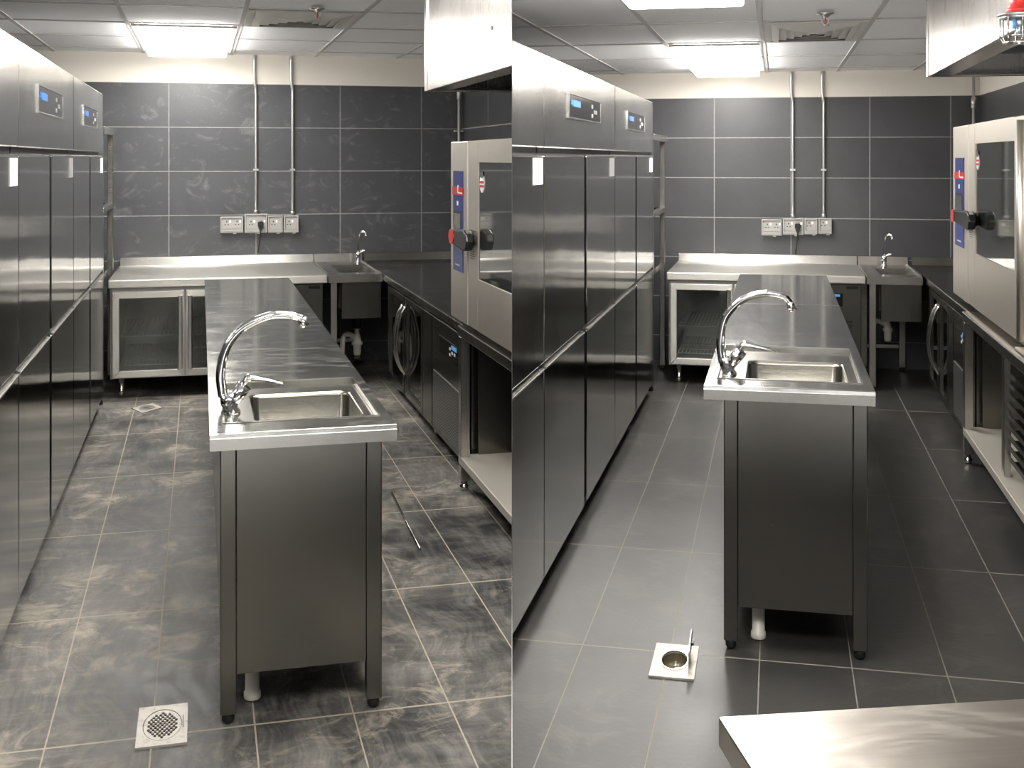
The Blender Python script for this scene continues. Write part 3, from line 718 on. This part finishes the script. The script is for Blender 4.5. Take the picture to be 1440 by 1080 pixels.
def build_oven(K):
    uo, zt = K.ou, K.zt; v0, vs, v1 = K.ov; zb, z1 = zt + .028, K.oz
    o = K.thing('combi_oven', f'large steel combi oven with blue control strip on its stand, {K.word}', 'oven', (uo + .35, (v0 + v1) / 2, zt))
    ub = min(uo + .75, K.uw - .03)
    K.part('housing', MB().box((uo + .055, ub), (v0 + .01, v1), (zb, z1 - .004), .006, 2), M['oven'], o)
    c = K.part('control_column', MB().box((uo, uo + .054), (vs + .006, v1), (zb, z1), .005, 2), M['oven'], o)
    w = v1 - vs
    pv = (vs + .22 * w, v1 - .20 * w); H = z1 - zb
    pz = (zb + .30 * H, zb + .815 * H) if K is R else (zb + .275 * H, zb + .835 * H)
    p = K.part('control_panel', MB().box((uo - .004, uo), pv, pz), M['blue'], o, c, 'dark blue control strip')
    pw, ph = pv[1] - pv[0], pz[1] - pz[0]
    def onp(name, fv, fz, mat, t=.005, label=None):
        K.part(name, MB().box((uo - t, uo - .003), (pv[1] - fv[1] * pw, pv[1] - fv[0] * pw), (pz[0] + fz[0] * ph, pz[0] + fz[1] * ph)), mat, o, c, label)
    onp('red_band', (-.06, 1.03), (.76, .84), M['red'], .0055, 'red band')
    onp('band_lettering', (.58, 1.0), (.775, .79), M['paper'], .006, 'small white lettering')
    onp('band_emblem', (.50, .58), (.78, .86), M['paper'], .006, 'small white emblem')
    onp('indicator', (.42, .56), (.655, .70), M['paper'], .005)
    onp('screen_frame', (.08, .86), (.30, .60), M['seam'], .005)
    onp('screen', (.14, .80), (.31, .575), M['screen'], .006, 'grey display screen')
    onp('panel_lettering', (.25, .72), (.055, .068), M['button'], .005, 'small pale lettering')
    # door
    a, b, c0, c1 = K.owin
    d = K.part('door', MB().box((uo, uo + .05), (v0, a), (zb + .004, z1), .003).box((uo, uo + .05), (b, vs - .026), (zb + .004, z1), .003)
               .box((uo + .001, uo + .05), (a, b), (zb + .004, c0)).box((uo + .001, uo + .05), (a, b), (c1, z1)), M['oven'], o)
    K.part('window_glass', MB().box((uo + .006, uo + .045), (a, b), (c0, c1)), M['ovenglass'], o, d, 'dark glass window')
    st = K.part('sticker', MB().disc((b - .07, c1 - .095), .042, .042, 0, uo + .003, uo + .0058, 20), M['paper'], o, d, 'round white sticker with red stripes')
    K.part('sticker_rim', MB().disc((b - .07, c1 - .055), .030, .016, 0, uo + .002, uo + .0028, 16), M['grey'], o, d)
    for dz in (-.108, -.09): K.part('sticker_stripe', MB().box((uo + .0015, uo + .0028), (b - .11, b - .03), (c1 + dz - .004, c1 + dz + .006)), M['red'], o, d)
    zz = zb + .46 * H
    lv = ((vs - .006 + b) / 2 - .07, (vs - .006 + b) / 2 + .07)
    bm = MB()
    for k in range(3): bm.box((uo - .001, uo + .001), (lv[0] + .012 * k, lv[1]), (zz + .05 - .022 * k, zz + .057 - .022 * k))
    for k in range(6): bm.box((uo - .001, uo + .001), (lv[0] + .02 + .012 * (k % 2), lv[1] - .02), (zz - .022 - .011 * k, zz - .019 - .011 * k))
    K.part('warning_print', bm, M['grey'], o, d, 'small dark printed warning')
    K.part('door_gasket', MB().box((uo + .008, uo + .05), (vs - .024, vs + .005), (zb + .01, z1 - .004)), M['seam'], o, None, 'dark gap strip beside the door')
    # lever handle
    hz = 1.245 if K is L else 1.30
    hub, tip = (5.66, 5.33) if K is L else (7.06, 6.50)
    h = K.part('handle', MB().prism([(hub + .05, hz + .032), (tip + .08, hz + .046), (tip + .02, hz + .03), (tip, hz - .005), (tip + .03, hz - .045), (tip + .08, hz - .052), (hub + .05, hz - .030)], 0, uo - .060, uo - .022, .008)
               .cyl((uo - .03, tip + .14, hz), (uo + .002, tip + .14, hz), .035, 14), M['black'], o, d, 'black lever handle')
    K.part('handle_cap', MB().disc((hub, hz), .055, .036, 0, uo - .064, uo - .061, 20), M['red'], o, h, 'red end cap')
    if K is R:
        K.part('door_edge_bar', MB().tube([(uo - .006, v0 + .03, zb + .02), (uo - .006, v0 + .03, z1 - .02)], .020, 14), M['oven'], o, d, 'polished upright edge bar')
        K.part('drip_tray', MB().prism([(uo - .02, zb - .022), (uo + .03, zb - .022), (uo + .03, zb + .001), (uo + .02, zb + .001), (uo + .02, zb - .014), (uo - .02, zb - .014)], 1, v0 - .10, v0 + .10), M['oven'], o, d)
    for v in (v1 - .10, v0 + .25):
        for u in (uo + .12, ub - .12): K.part('foot', MB().lathe([(.022, .029), (.022, .008), (.028, 0)], (u, v, zt)), M['black'], o)


def build_hood(K):
    uh, v0, v1, zb = K.hood; zc = K.ceil - .006; uw = K.uw - .01
    o = K.thing('extractor_hood', f'pale steel extractor hood hanging at the upper right, {K.word}', 'extractor hood', ((uh + uw) / 2, (v0 + v1) / 2, zb))
    K.part('front_panel', MB().box((uh, uh + .012), (v0, v1), (zb, zc), .002), M['hood'], o)
    K.part('end_panel', MB().box((uh + .012, uw), (v1 - .012, v1), (zb, zc), .002), M['hood'], o)
    K.part('end_panel', MB().box((uh + .012, uw), (v0, v0 + .012), (zb, zc), .002), M['hood'], o)
    K.part('rim', MB().box((uh + .012, uh + .09), (v0 + .012, v1 - .012), (zb + .002, zb + .012)).box((uh + .09, uw), (v1 - .09, v1 - .012), (zb + .002, zb + .012)), M['panel'], o)
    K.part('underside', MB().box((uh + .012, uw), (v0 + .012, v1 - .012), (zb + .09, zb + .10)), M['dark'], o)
    K.part('corner_edge', MB().box((uh - .004, uh), (v1 - .05, v1), (zb, zc)), M['hood'], o)
    sv = (3.9 if K is R else 3.75); sz = zb + (.30 if K is R else .14)
    if sz < zc - .02: K.part('screw_hole', MB().disc((sv, sz), .016, .007, 0, uh - .002, uh + .001, 12), M['seam'], o)
    if K is R:
        K.part('hinge_tab', MB().box((uh + .10, uh + .13), (3.35, 3.62), (zb - .01, zb + .09)), M['steel'], o)


def build_wall_services(K):
    vw = K.vw
    if K is L:
        boxes = [(.150, .317, 1.038, 1.165), (.333, .502, 1.036, 1.185), (.512, .620, 1.034, 1.170), (.632, .742, 1.034, 1.170)]
        pipes = [(.418, 1.186), (.700, 1.171)]; pl = (.452, 1.105); cp = (2.03, 9.60)
    else:
        boxes = [(-.118, .032, 1.012, 1.140), (.044, .198, 1.020, 1.150), (.208, .301, 1.026, 1.150), (.313, .408, 1.030, 1.155)]
        pipes = [(.118, 1.152), (.352, 1.157)]; pl = (.155, 1.090); cp = (1.445, 9.64)
    words = ['leftmost double wall socket box with a clear cover', 'second wall socket box, double, with the black plug',
             'third wall socket box, single, on the tiled wall', 'rightmost single wall socket box under a conduit']
    for (a, b, c, d), wd_ in zip(boxes, words):
        o = K.thing('socket_box', f'{wd_}, {K.word}', 'socket', ((a + b) / 2, vw, c), f'socket boxes in the {K.word}')
        K.part('back_box', MB().box((a, b), (vw - .036, vw - .001), (c, d), .003), M['clear'], o)
        dbl = (b - a) > .13
        cv = K.part('cover', MB().frame((a - .002, b + .002), (vw - .052, vw - .037), (c + .004, d), 1, .010, .001).box((a + .01, b - .01), (vw - .052, vw - .046), (c + .006, c + .03)), M['clear'], o, None, 'clear hinged cover')
        K.part('latch', MB().box(((a + b) / 2 + .01, (a + b) / 2 + .035), (vw - .05, vw - .036), (c - .008, c + .002), .002), M['clear'], o, cv)
        fp = K.part('face_plate', MB().box((a + .012, b - .012), (vw - .040, vw - .0365), (c + .032, d - .012)), M['white'], o)
        n = 2 if dbl else 1
        for k in range(n):
            x = a + (b - a) * (.28 if n == 2 else .36) + k * (b - a) * .46
            bb = MB()
            bb.box((x - .004, x + .004), (vw - .0415, vw - .040), (c + .083, c + .094)).box((x - .016, x - .006), (vw - .0415, vw - .040), (c + .062, c + .068)).box((x + .006, x + .016), (vw - .0415, vw - .040), (c + .062, c + .068))
            K.part('socket_holes', bb, M['seam'], o, fp)
            K.part('switch', MB().box((x + .018, x + .032), (vw - .044, vw - .040), (c + .080, c + .100), .001), M['paper'], o, fp)
    for (u, z), wd_ in zip(pipes, ('left galvanised conduit running from ceiling down to the double socket', 'right galvanised conduit running from ceiling down to the last socket')):
        o = K.thing('conduit_pipe', f'{wd_}, {K.word}', 'conduit', (u, vw, z), f'conduits in the {K.word}')
        bw = K.band
        pts = spline([(u, vw - .02, z + .002), (u, vw - .02, bw - .25), (u, vw - .02, bw - .06), (u - .006, vw - .024, bw - .01), (u - .012, vw - .026, bw + .06), (u - .012, vw - .026, K.ceil)], 5)
        K.part('pipe', MB().tube(pts, .0115, 10), M['galv'], o)
        K.part('coupling', MB().cyl((u, vw - .02, z + .002), (u, vw - .02, z + .03), .016, 12), M['galv'], o)
        K.part('clip', MB().box((u - .02, u + .02), (vw - .036, vw - .001), (1.52, 1.535)), M['galv'], o)
    b = MB(); x, z = pl
    o = K.thing('power_plug', f'black power plug and cord in the double socket, {K.word}', 'plug', (x, vw - .06, z))
    K.part('plug_body', MB().prism(rrect((x - .022, x + .022), (z - .022, z + .022), .012), 1, vw - .085, vw - .0535, .003).prism([(x - .02, z - .02), (x + .02, z - .02), (x + .007, z - .05), (x - .007, z - .05)], 1, vw - .082, vw - .058, .002), M['black'], o)
    pts = spline([(x, vw - .070, z - .04), (x - .002, vw - .066, z - .09), (x - .012, vw - .05, z - .17), (x - .018, vw - .042, z - .225)], 6)
    K.part('cord', MB().tube(pts, .005, 8), M['black'], o)
    u, v = cp
    o = K.thing('riser_pipe', f'thin pale pipe running down the rear right wall corner, {K.word}', 'pipe', (u, v, K.zt + .07))
    K.part('pipe', MB().cyl((u, v, K.zt + .07), (u, v, K.ceil), .012, 10), M['white'], o)
    K.part('joint', MB().cyl((u, v, K.band - .10), (u, v, K.band - .02), .020, 12), M['galv'], o)
    K.part('bracket', MB().box((u - .035, u + .035), (v - .006, K.vw - .001), (1.83, 1.845)), M['white'], o)


def build_island(K):
    (u0, u1), (v0, v1), zt = K.iu, K.iv, K.iz
    o = K.thing('island_table', f'long steel work table with end sink and chrome faucet, {K.word}', 'work table', ((u0 + u1) / 2, (v0 + v1) / 2, 0))
    if K is L:
        dk = ((.068, .523), (3.645, 4.30)); bs = ((.155, .490), (3.715, 4.14)); tp = (.090, 3.86); lg = (.054, .517); vj = v0 + 2.6
    else:
        dk = ((-.200, .273), (4.14, 4.88)); bs = ((-.108, .235), (4.19, 4.62)); tp = (-.168, 4.30); lg = (-.172, .284); vj = v0 + 2.3
    mt = M['topdirty'] if K is L else M['topclean']
    e = .045
    b = MB()
    (du, dv), (bu, bv) = dk, bs
    zd = zt - .014
    def quad(pts):
        b.bm.faces.new([b.bm.verts.new(p) for p in pts])
    # slab as boxes round the sunk deck
    b.box((u0, u1), (dv[1], v1), (zt - e, zt)); b.box((u0, u1), (v0, dv[0]), (zt - e, zt))
    b.box((u0, du[0]), dv, (zt - e, zt)); b.box((du[1], u1), dv, (zt - e, zt))
    bmesh.ops.remove_doubles(b.bm, verts=b.bm.verts, dist=1e-5)
    top = K.part('tabletop', b, mt, o)
    K.part('front_nosing', MB().prism([(v0 - .001, zt - e), (v0 - .001, zt - .012), (v0 + .004, zt - .003), (v0 + .012, zt + .0005), (v0 + .02, zt + .0005), (v0 + .006, zt - .012), (v0 + .006, zt - e)], 0, u0, u1), M['lip'] if False else M['steel'], o)
    K.part('seam', MB().box((u0 + .001, u1 - .001), (vj, vj + .012), (zt - .001, zt + .0006)), M['lip'], o)
    b = MB(); t = .012
    b.box((du[0], bu[0]), dv, (zd - t, zd)); b.box((bu[1], du[1]), dv, (zd - t, zd)); b.box(bu, (dv[0], bv[0]), (zd - t, zd)); b.box(bu, (bv[1], dv[1]), (zd - t, zd))
    dkp = K.part('sink_deck', b, M['deck'], o)
    b = MB()
    b.frame(du, dv, (0, 0), 0, .01) if False else None
    for x, y in (((du[0] - .004, du[0] + .002), dv), ((du[1] - .002, du[1] + .004), dv), (du, (dv[1] - .003, dv[1] + .006)), (du, (dv[0] - .004, dv[0] + .002))):
        b.box(x, y, (zt - .002, zt + .0025))
    K.part('deck_edge', b, M['lip'], o)
    # basin with rounded corners
    m = bmesh.new(); rings = []
    for ins, z in ((0, zd - .001), (.004, zd - .012), (.010, zd - .20), (.03, zd - .225), (.06, zd - .23)):
        rings.append([m.verts.new((p[0], p[1], z)) for p in rrect((bu[0] + ins, bu[1] - ins), (bv[0] + ins, bv[1] - ins), .035)])
    n = len(rings[0])
    for A, B in zip(rings, rings[1:]):
        for k in range(n):
            f = m.faces.new((A[k], A[(k + 1) % n], B[(k + 1) % n], B[k])); f.smooth = True
    m.faces.new(rings[-1])
    bb = MB(); bb.add(m)
    # fill between the rectangular opening and the rounded rim
    bb2 = bmesh.new()
    rim = rrect(bu, bv, .035); q = len(rim) // 4
    for i, cn in enumerate(((bu[1], bv[0]), (bu[1], bv[1]), (bu[0], bv[1]), (bu[0], bv[0]))):
        pts = rim[i * q:(i + 1) * q]
        bb2.faces.new([bb2.verts.new((p[0], p[1], zd - .001)) for p in pts] + [bb2.verts.new((cn[0], cn[1], zd - .001))])
    bb.add(bb2)
    bm_ = bb.bm; bmesh.ops.recalc_face_normals(bm_, faces=bm_.faces)
    bas = K.part('basin', bb, M['basin'], o)
    sd = bas.modifiers.new('thick', 'SOLIDIFY'); sd.thickness = .003; sd.offset = 0
    uc, vc = (bu[0] + bu[1]) / 2, (bv[0] + bv[1]) / 2
    K.part('drain_strainer', MB().lathe([(.035, 0), (.036, .003), (.028, .004), (.026, .001)], (uc, vc, zd - .2285)), M['chrome'], o, bas)
    # legs, panels
    ll = .045
    for u in (lg[0], lg[1] - ll):
        for v in (v0 + .04, v1 - .10):
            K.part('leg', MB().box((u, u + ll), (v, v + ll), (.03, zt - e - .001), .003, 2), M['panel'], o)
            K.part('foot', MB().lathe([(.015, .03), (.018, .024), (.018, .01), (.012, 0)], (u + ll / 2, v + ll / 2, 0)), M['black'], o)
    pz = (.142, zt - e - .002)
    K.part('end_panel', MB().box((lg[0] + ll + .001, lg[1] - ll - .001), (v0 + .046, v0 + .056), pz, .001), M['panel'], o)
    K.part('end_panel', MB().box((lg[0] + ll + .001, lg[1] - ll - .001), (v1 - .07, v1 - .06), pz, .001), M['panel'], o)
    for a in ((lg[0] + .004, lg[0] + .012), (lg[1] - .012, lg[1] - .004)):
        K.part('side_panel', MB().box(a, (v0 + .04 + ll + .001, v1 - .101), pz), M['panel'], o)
    # waste pipe
    pu, pv = (.150, 3.70) if K is L else (-.062, 4.16)
    K.part('waste_pipe', MB().lathe([(.0235, 0), (.025, .003), (.025, .02), (.021, .022), (.021, .17), (.021, .30)], (pu, pv, .003)), M['pvc'], o, None, 'white plastic waste pipe')
    # faucet
    u, v = tp; z = zd; s = 1.0
    f = K.part('faucet', MB().tube([(u + .004, v, z), (u + .004, v, z + .006), (u + .002, v, z + .012), (u - .004, v, z + .035), (u - .008, v, z + .060)], [.027, .027, .022, .027, .024], 20)
               .tube([(u - .002, v, z + .02), (u + .022, v - .002, z + .055), (u + .045, v - .004, z + .085)], [.016, .021, .022], 18), M['chrome'], o, None, 'tall chrome mixer faucet')
    q = .00250
    px = [(-8, 17), (-11, 45), (-6, 75), (8, 95), (28, 109), (55, 114), (77, 110), (86, 101)]
    if K is L: px = [(-9, 20), (-12, 47), (-8, 72), (2, 92), (20, 108), (48, 119), (72, 119), (90, 114)]
    pts = spline([(u + a * q * s, v + .01, z + c * q * s) for a, c in px], 6)
    K.part('spout', MB().tube(pts, [.0150 - .0035 * k / (len(pts) - 1) for k in range(len(pts))], 16), M['chrome'], o, f)
    e1 = pts[-1]; dd = (pts[-1] - pts[-3]).normalized()
    K.part('aerator', MB().cyl(e1 - dd * .006, e1 + Vector((.006, 0, -.024)), .0155, 14), M['chrome'], o, f)
    lp = [(u + .036, v - .004, z + .088), (u + .055, v - .006, z + .108), (u + .09, v - .010, z + .105), (u + .13, v - .014, z + .097), (u + .165, v - .018, z + .088)]
    m = bmesh.new(); rr = []
    for (p, w_, h_) in zip(spline(lp, 4), [.024, .025, .025, .024, .023, .022, .021, .020, .019, .018, .017, .016, .015, .014, .012, .010, .006], [.014, .016, .016, .015, .013, .011, .010, .009, .008, .007, .006, .006, .005, .005, .004, .004, .003]):
        rr.append([m.verts.new((p.x, p.y + w_ * math.cos(2 * PI * k / 12), p.z + h_ * math.sin(2 * PI * k / 12))) for k in range(12)])
    for A, B in zip(rr, rr[1:]):
        for k in range(12):
            fc = m.faces.new((A[k], A[(k + 1) % 12], B[(k + 1) % 12], B[k])); fc.smooth = True
    m.faces.new(rr[0]); m.faces.new(rr[-1]); bmesh.ops.recalc_face_normals(m, faces=m.faces)
    b = MB(); b.add(m)
    K.part('lever', b, M['chrome'], o, f)


def holed_plate(outer, holes, z, th):
    cu = bpy.data.curves.new('plate', 'CURVE'); cu.dimensions = '2D'; cu.fill_mode = 'BOTH'; cu.extrude = th / 2
    for pts in [outer] + holes:
        sp = cu.splines.new('POLY'); sp.points.add(len(pts) - 1); sp.use_cyclic_u = True
        for i, p in enumerate(pts): sp.points[i].co = (p[0], p[1], 0, 1)
    ob = bpy.data.objects.new('plate', cu); COL.objects.link(ob)
    bpy.context.view_layer.update()
    me = bpy.data.meshes.new_from_object(ob.evaluated_get(bpy.context.evaluated_depsgraph_get()))
    bpy.data.objects.remove(ob); bpy.data.curves.remove(cu)
    b = MB(); b.bm.from_mesh(me); bpy.data.meshes.remove(me)
    bmesh.ops.translate(b.bm, vec=(0, 0, z), verts=b.bm.verts)
    return b


def ell(c, ru, rv, n=28): return [(c[0] + ru * math.cos(2 * PI * k / n), c[1] + rv * math.sin(2 * PI * k / n)) for k in range(n)]


def well(c, ru, rv, depth):
    m = bmesh.new(); rr = []
    for s, z in ((1.0, 0.0), (.98, -.02), (.9, -depth), (.5, -depth)):
        rr.append([m.verts.new((c[0] + ru * s * math.cos(2 * PI * k / 28), c[1] + rv * s * math.sin(2 * PI * k / 28), z)) for k in range(28)])
    for A, B in zip(rr, rr[1:]):
        for k in range(28):
            f = m.faces.new((A[k], A[(k + 1) % 28], B[(k + 1) % 28], B[k])); f.smooth = True
    m.faces.new(rr[-1])
    b = MB(); b.add(m); return b


def build_drains():
    # left kitchen, near: square plate with a round strainer
    K = L; c = (-.105, 3.583)
    o = K.thing('floor_drain', 'square metal floor drain with round perforated strainer, near dusty left kitchen table', 'floor drain', (c[0], c[1], 0))
    K.part('plate', holed_plate([(c[0] - .069, c[1] - .125), (c[0] + .069, c[1] - .125), (c[0] + .069, c[1] + .125), (c[0] - .069, c[1] + .125)], [ell(c, .054, .098)], .003, .006), M['drain'], o)
    hs = []
    for i in range(-4, 5):
        for j in range(-4, 5):
            for h in (0, .5):
                x, y = (i + h) * .0125, (j + h) * .025
                if (x / .044) ** 2 + (y / .078) ** 2 < 1: hs.append(ell((c[0] + x, c[1] + y),   .0044, .0085, 12))
    K.part('strainer', holed_plate(ell(c, .052, .094), hs, .003, .004), M['drain'], o)
    K.part('well', well(c, .0445, .08, .035), M['seam'], o)
    K.part('slot', MB().box((c[0] + .0555, c[0] + .058), (c[1] - .03, c[1] + .045), (.006, .0066)), M['seam'], o)
    # left kitchen, far: small plate turned on the floor
    c = (-.335, 8.15)
    o = K.thing('floor_drain', 'small square floor drain set askew in front of the counter fridge, dusty kitchen', 'floor drain', (c[0], c[1], 0))
    q = [(-.095, .02), (.030, .15), (.095, -.01), (-.022, -.16)]
    K.part('plate', holed_plate([(c[0] + a, c[1] + b) for a, b in q], [ell(c, .048, .085)], .003, .006), M['drain'], o)
    K.part('strainer', holed_plate(ell(c, .046, .081), [ell((c[0] - .01, c[1]), .030, .008, 12), ell((c[0] + .01, c[1] - .03), .028, .007, 12), ell((c[0], c[1] + .035), .030, .008, 12)], .003, .004), M['galv'], o)
    K.part('pan', MB().disc(c, .046, .08, 2, .0002, .0008), M['seam'], o)
    # right kitchen: open drain with its round lid standing up
    K = R; c = (-.322, 3.905)
    o = K.thing('floor_drain', 'open square floor drain with its round lid standing upright, clean right kitchen', 'floor drain', (c[0], c[1], 0))
    K.part('plate', holed_plate([(c[0] - .070, c[1] - .130), (c[0] + .070, c[1] - .130), (c[0] + .070, c[1] + .130), (c[0] - .070, c[1] + .130)], [ell(c, .042, .073)], .003, .006), M['drain'], o)
    K.part('rim', holed_plate(ell(c, .046, .080), [ell(c, .041, .071)], .007, .004), M['lip'], o)
    w = K.part('well', well(c, .0395, .069, .032), M['sludge'], o)
    K.part('inner_cup', MB().lathe([(.012, .001), (.017, .016), (.014, .016), (.01, .004)], (c[0] + .016, c[1] - .018, -.030)), M['pvc'], o, w)
    x = c[0] + .050
    hs = [ell((c[1] + (i + h) * .026, .055 + (j + h) * .016), .008, .0045, 10) for i in range(-2, 3) for j in range(-2, 3) for h in (0, .5) if ((i + h) * .026 / .062) ** 2 + ((j + h) * .016 / .038) ** 2 < 1]
    lid = holed_plate(ell((c[1] + .0, .055), .080, .049), hs, 0, .003)
    for vtx in lid.bm.verts: vtx.co = Vector((x + vtx.co.z + (vtx.co.y - .05) * .06, vtx.co.x, vtx.co.y))
    bmesh.ops.recalc_face_normals(lid.bm, faces=lid.bm.faces)
    K.part('lid', lid, M['galv'], o, None, 'round perforated lid standing on edge')
    K.part('lid_tab', MB().box((x + .002, x + .012), (c[1] - .02, c[1] + .02), (.066, .074)), M['black'], o)


def build_extras():
    # left: thin rod lying on the floor
    a, b = Vector((.892, 5.78, .006)), Vector((.877, 4.92, .006))
    L.single('metal_rod', MB().tube([a, (a + b) / 2, b], .006, 10), M['steel'], 'thin grey metal rod lying on the dusty floor right of the island table', 'rod', (.885, 5.35, 0))
    # right: steel table close to the viewer
    K = R
    ex = math.radians(19.5)
    base = (-.085, 1.80, 0)
    o = K.thing('steel_table', 'bare bright steel table top at the bottom right corner, nearest the viewer', 'table', base, None, ex)
    def P(name, mb, mat, lab=None): return K.part(name, mb, mat, o, None, lab, local=True)
    P('tabletop', MB().box((0, 1.1), (-.62, 0), (.755, .80), .004, 2), M['neartop'])
    for u in (.04, 1.015):
        for v in (-.585, -.08):
            P('leg', MB().box((u, u + .045), (v, v + .045), (.03, .754), .002), M['steel'])
            P('foot', MB().lathe([(.014, .03), (.02, .012), (.02, 0)], (u + .0225, v + .0225, 0)), M['black'])
    P('undershelf', MB().box((.03, 1.07), (-.60, -.02), (.20, .23), .003), M['steel']) if False else None
    # right: caged red sprinkler in front of the hood
    u, v, zc = .550, 3.0, K.ceil
    o = K.thing('caged_sprinkler', 'red fire sprinkler in a wire cage below the ceiling, upper right corner', 'sprinkler', (u, v, 1.885))
    K.part('drop_pipe', MB().cyl((u, v, 2.03), (u, v, zc), .017, 14), M['red'], o)
    K.part('body', MB().lathe([(.016, .015), (.022, .0), (.028, .004), (.028, .012), (.020, .016), (.020, .05), (.034, .055), (.036, .075), (.018, .085)], (u, v, 1.955)), M['red'], o, None, 'red body')
    K.part('plate', MB().lathe([(.012, .006), (.048, .0), (.050, -.004), (.030, -.010), (.012, -.010)], (u, v, 1.955)), M['galv'], o)
    b = MB(); n = 8; zt_, zb_ = 1.948, 1.888
    for k in range(n):
        a = 2 * PI * k / n; p = lambda r, z: (u + r * math.cos(a), v + r * math.sin(a), z)
        b.tube([p(.042, zt_), p(.042, zb_ + .012), p(.036, zb_), p(.012, zb_ - .001)], .0018, 6)
    for r, z in ((.042, zt_ - .002), (.036, zb_), (.012, zb_ - .001)):
        pts = [(u + r * math.cos(2 * PI * k / 20), v + r * math.sin(2 * PI * k / 20), z) for k in range(21)]
        b.tube(pts, .0018, 6, False)
    K.part('wire_cage', b, M['chrome'], o)
    hd = K.part('head', MB().lathe([(.010, .03), (.012, .014), (.006, .012), (.006, -.006), (.016, -.008), (.016, -.011), (.004, -.012)], (u, v, 1.915)), M['galv'], o)
    K.part('bulb', MB().cyl((u - .012, v - .008, 1.920), (u - .012, v - .008, 1.942), .004, 8), M['glowdim'], o, hd)


def clip(Rm, sgn):
    """each kitchen stops at the partition between them"""
    bpy.context.view_layer.update()
    for o in list(Rm.made):
        if o.type != 'MESH': continue
        mw = o.matrix_world
        xs = [sgn * (mw @ v.co).x for v in o.data.vertices]
        if min(xs) >= GAP: continue
        if max(xs) <= GAP + .002:
            for ch in list(o.children): bpy.data.objects.remove(ch); Rm.made.remove(ch) if ch in Rm.made else None
            Rm.made.remove(o); bpy.data.objects.remove(o); continue
        if o.data.users > 1: o.data = o.data.copy()
        bm = bmesh.new(); bm.from_mesh(o.data)
        inv = mw.inverted()
        co = inv @ Vector((sgn * GAP, 0, 0)); no = (inv.to_3x3() @ Vector((-sgn, 0, 0))).normalized()
        r = bmesh.ops.bisect_plane(bm, geom=list(bm.verts) + list(bm.edges) + list(bm.faces), plane_co=co, plane_no=no, clear_outer=True, dist=1e-5)
        ed = [g for g in r['geom_cut'] if isinstance(g, bmesh.types.BMEdge)]
        if ed: bmesh.ops.holes_fill(bm, edges=ed, sides=0)
        bm.to_mesh(o.data); bm.free()


M['neartop'] = steel('worn table steel', (0.52, 0.48, 0.43), 0.30, 0, 0.08, 0.002, 0.25)
for K in (L, R):
    build_shell(K); build_fridges(K); build_rack(K); build_counter(K); build_sink(K); build_run(K)
    build_stand(K); build_oven(K); build_hood(K); build_wall_services(K); build_island(K)
build_drains()
build_extras()
GAP = 0.0008
# removing a parent mesh also removes its children, so walk a list of names that still exist
for K, sg in ((L, -1), (R, 1)):
    K.made = [o for o in K.made]
    dead = set()
    bpy.context.view_layer.update()
    for o in list(K.made):
        if o.type == 'MESH':
            xs = [sg * (o.matrix_world @ v.co).x for v in o.data.vertices]
            if max(xs) <= GAP + .004: dead.add(o.name)
    for n in list(dead):
        for ch in bpy.data.objects[n].children: dead.add(ch.name)
    K.made = [o for o in K.made if o.name not in dead]
    for n in dead:
        if n in bpy.data.objects: bpy.data.objects.remove(bpy.data.objects[n])
    clip(K, sg)
    for o in list(K.made):
        if o.type == 'EMPTY':
            if not o.children: bpy.data.objects.remove(o)
            else:
                for k in ('_b', '_x'):
                    if k in o: del o[k]
# the sheet partition between the kitchens
pb = MB().box((-.0005, .0005), (3.1, 10.2), (0, 2.45))
me = bpy.data.meshes.new('wall_middle'); pb.bm.to_mesh(me); pb.bm.free(); me.materials.append(M['partition'])
po = bpy.data.objects.new('wall_middle', me); COL.objects.link(po); po['kind'] = 'structure'
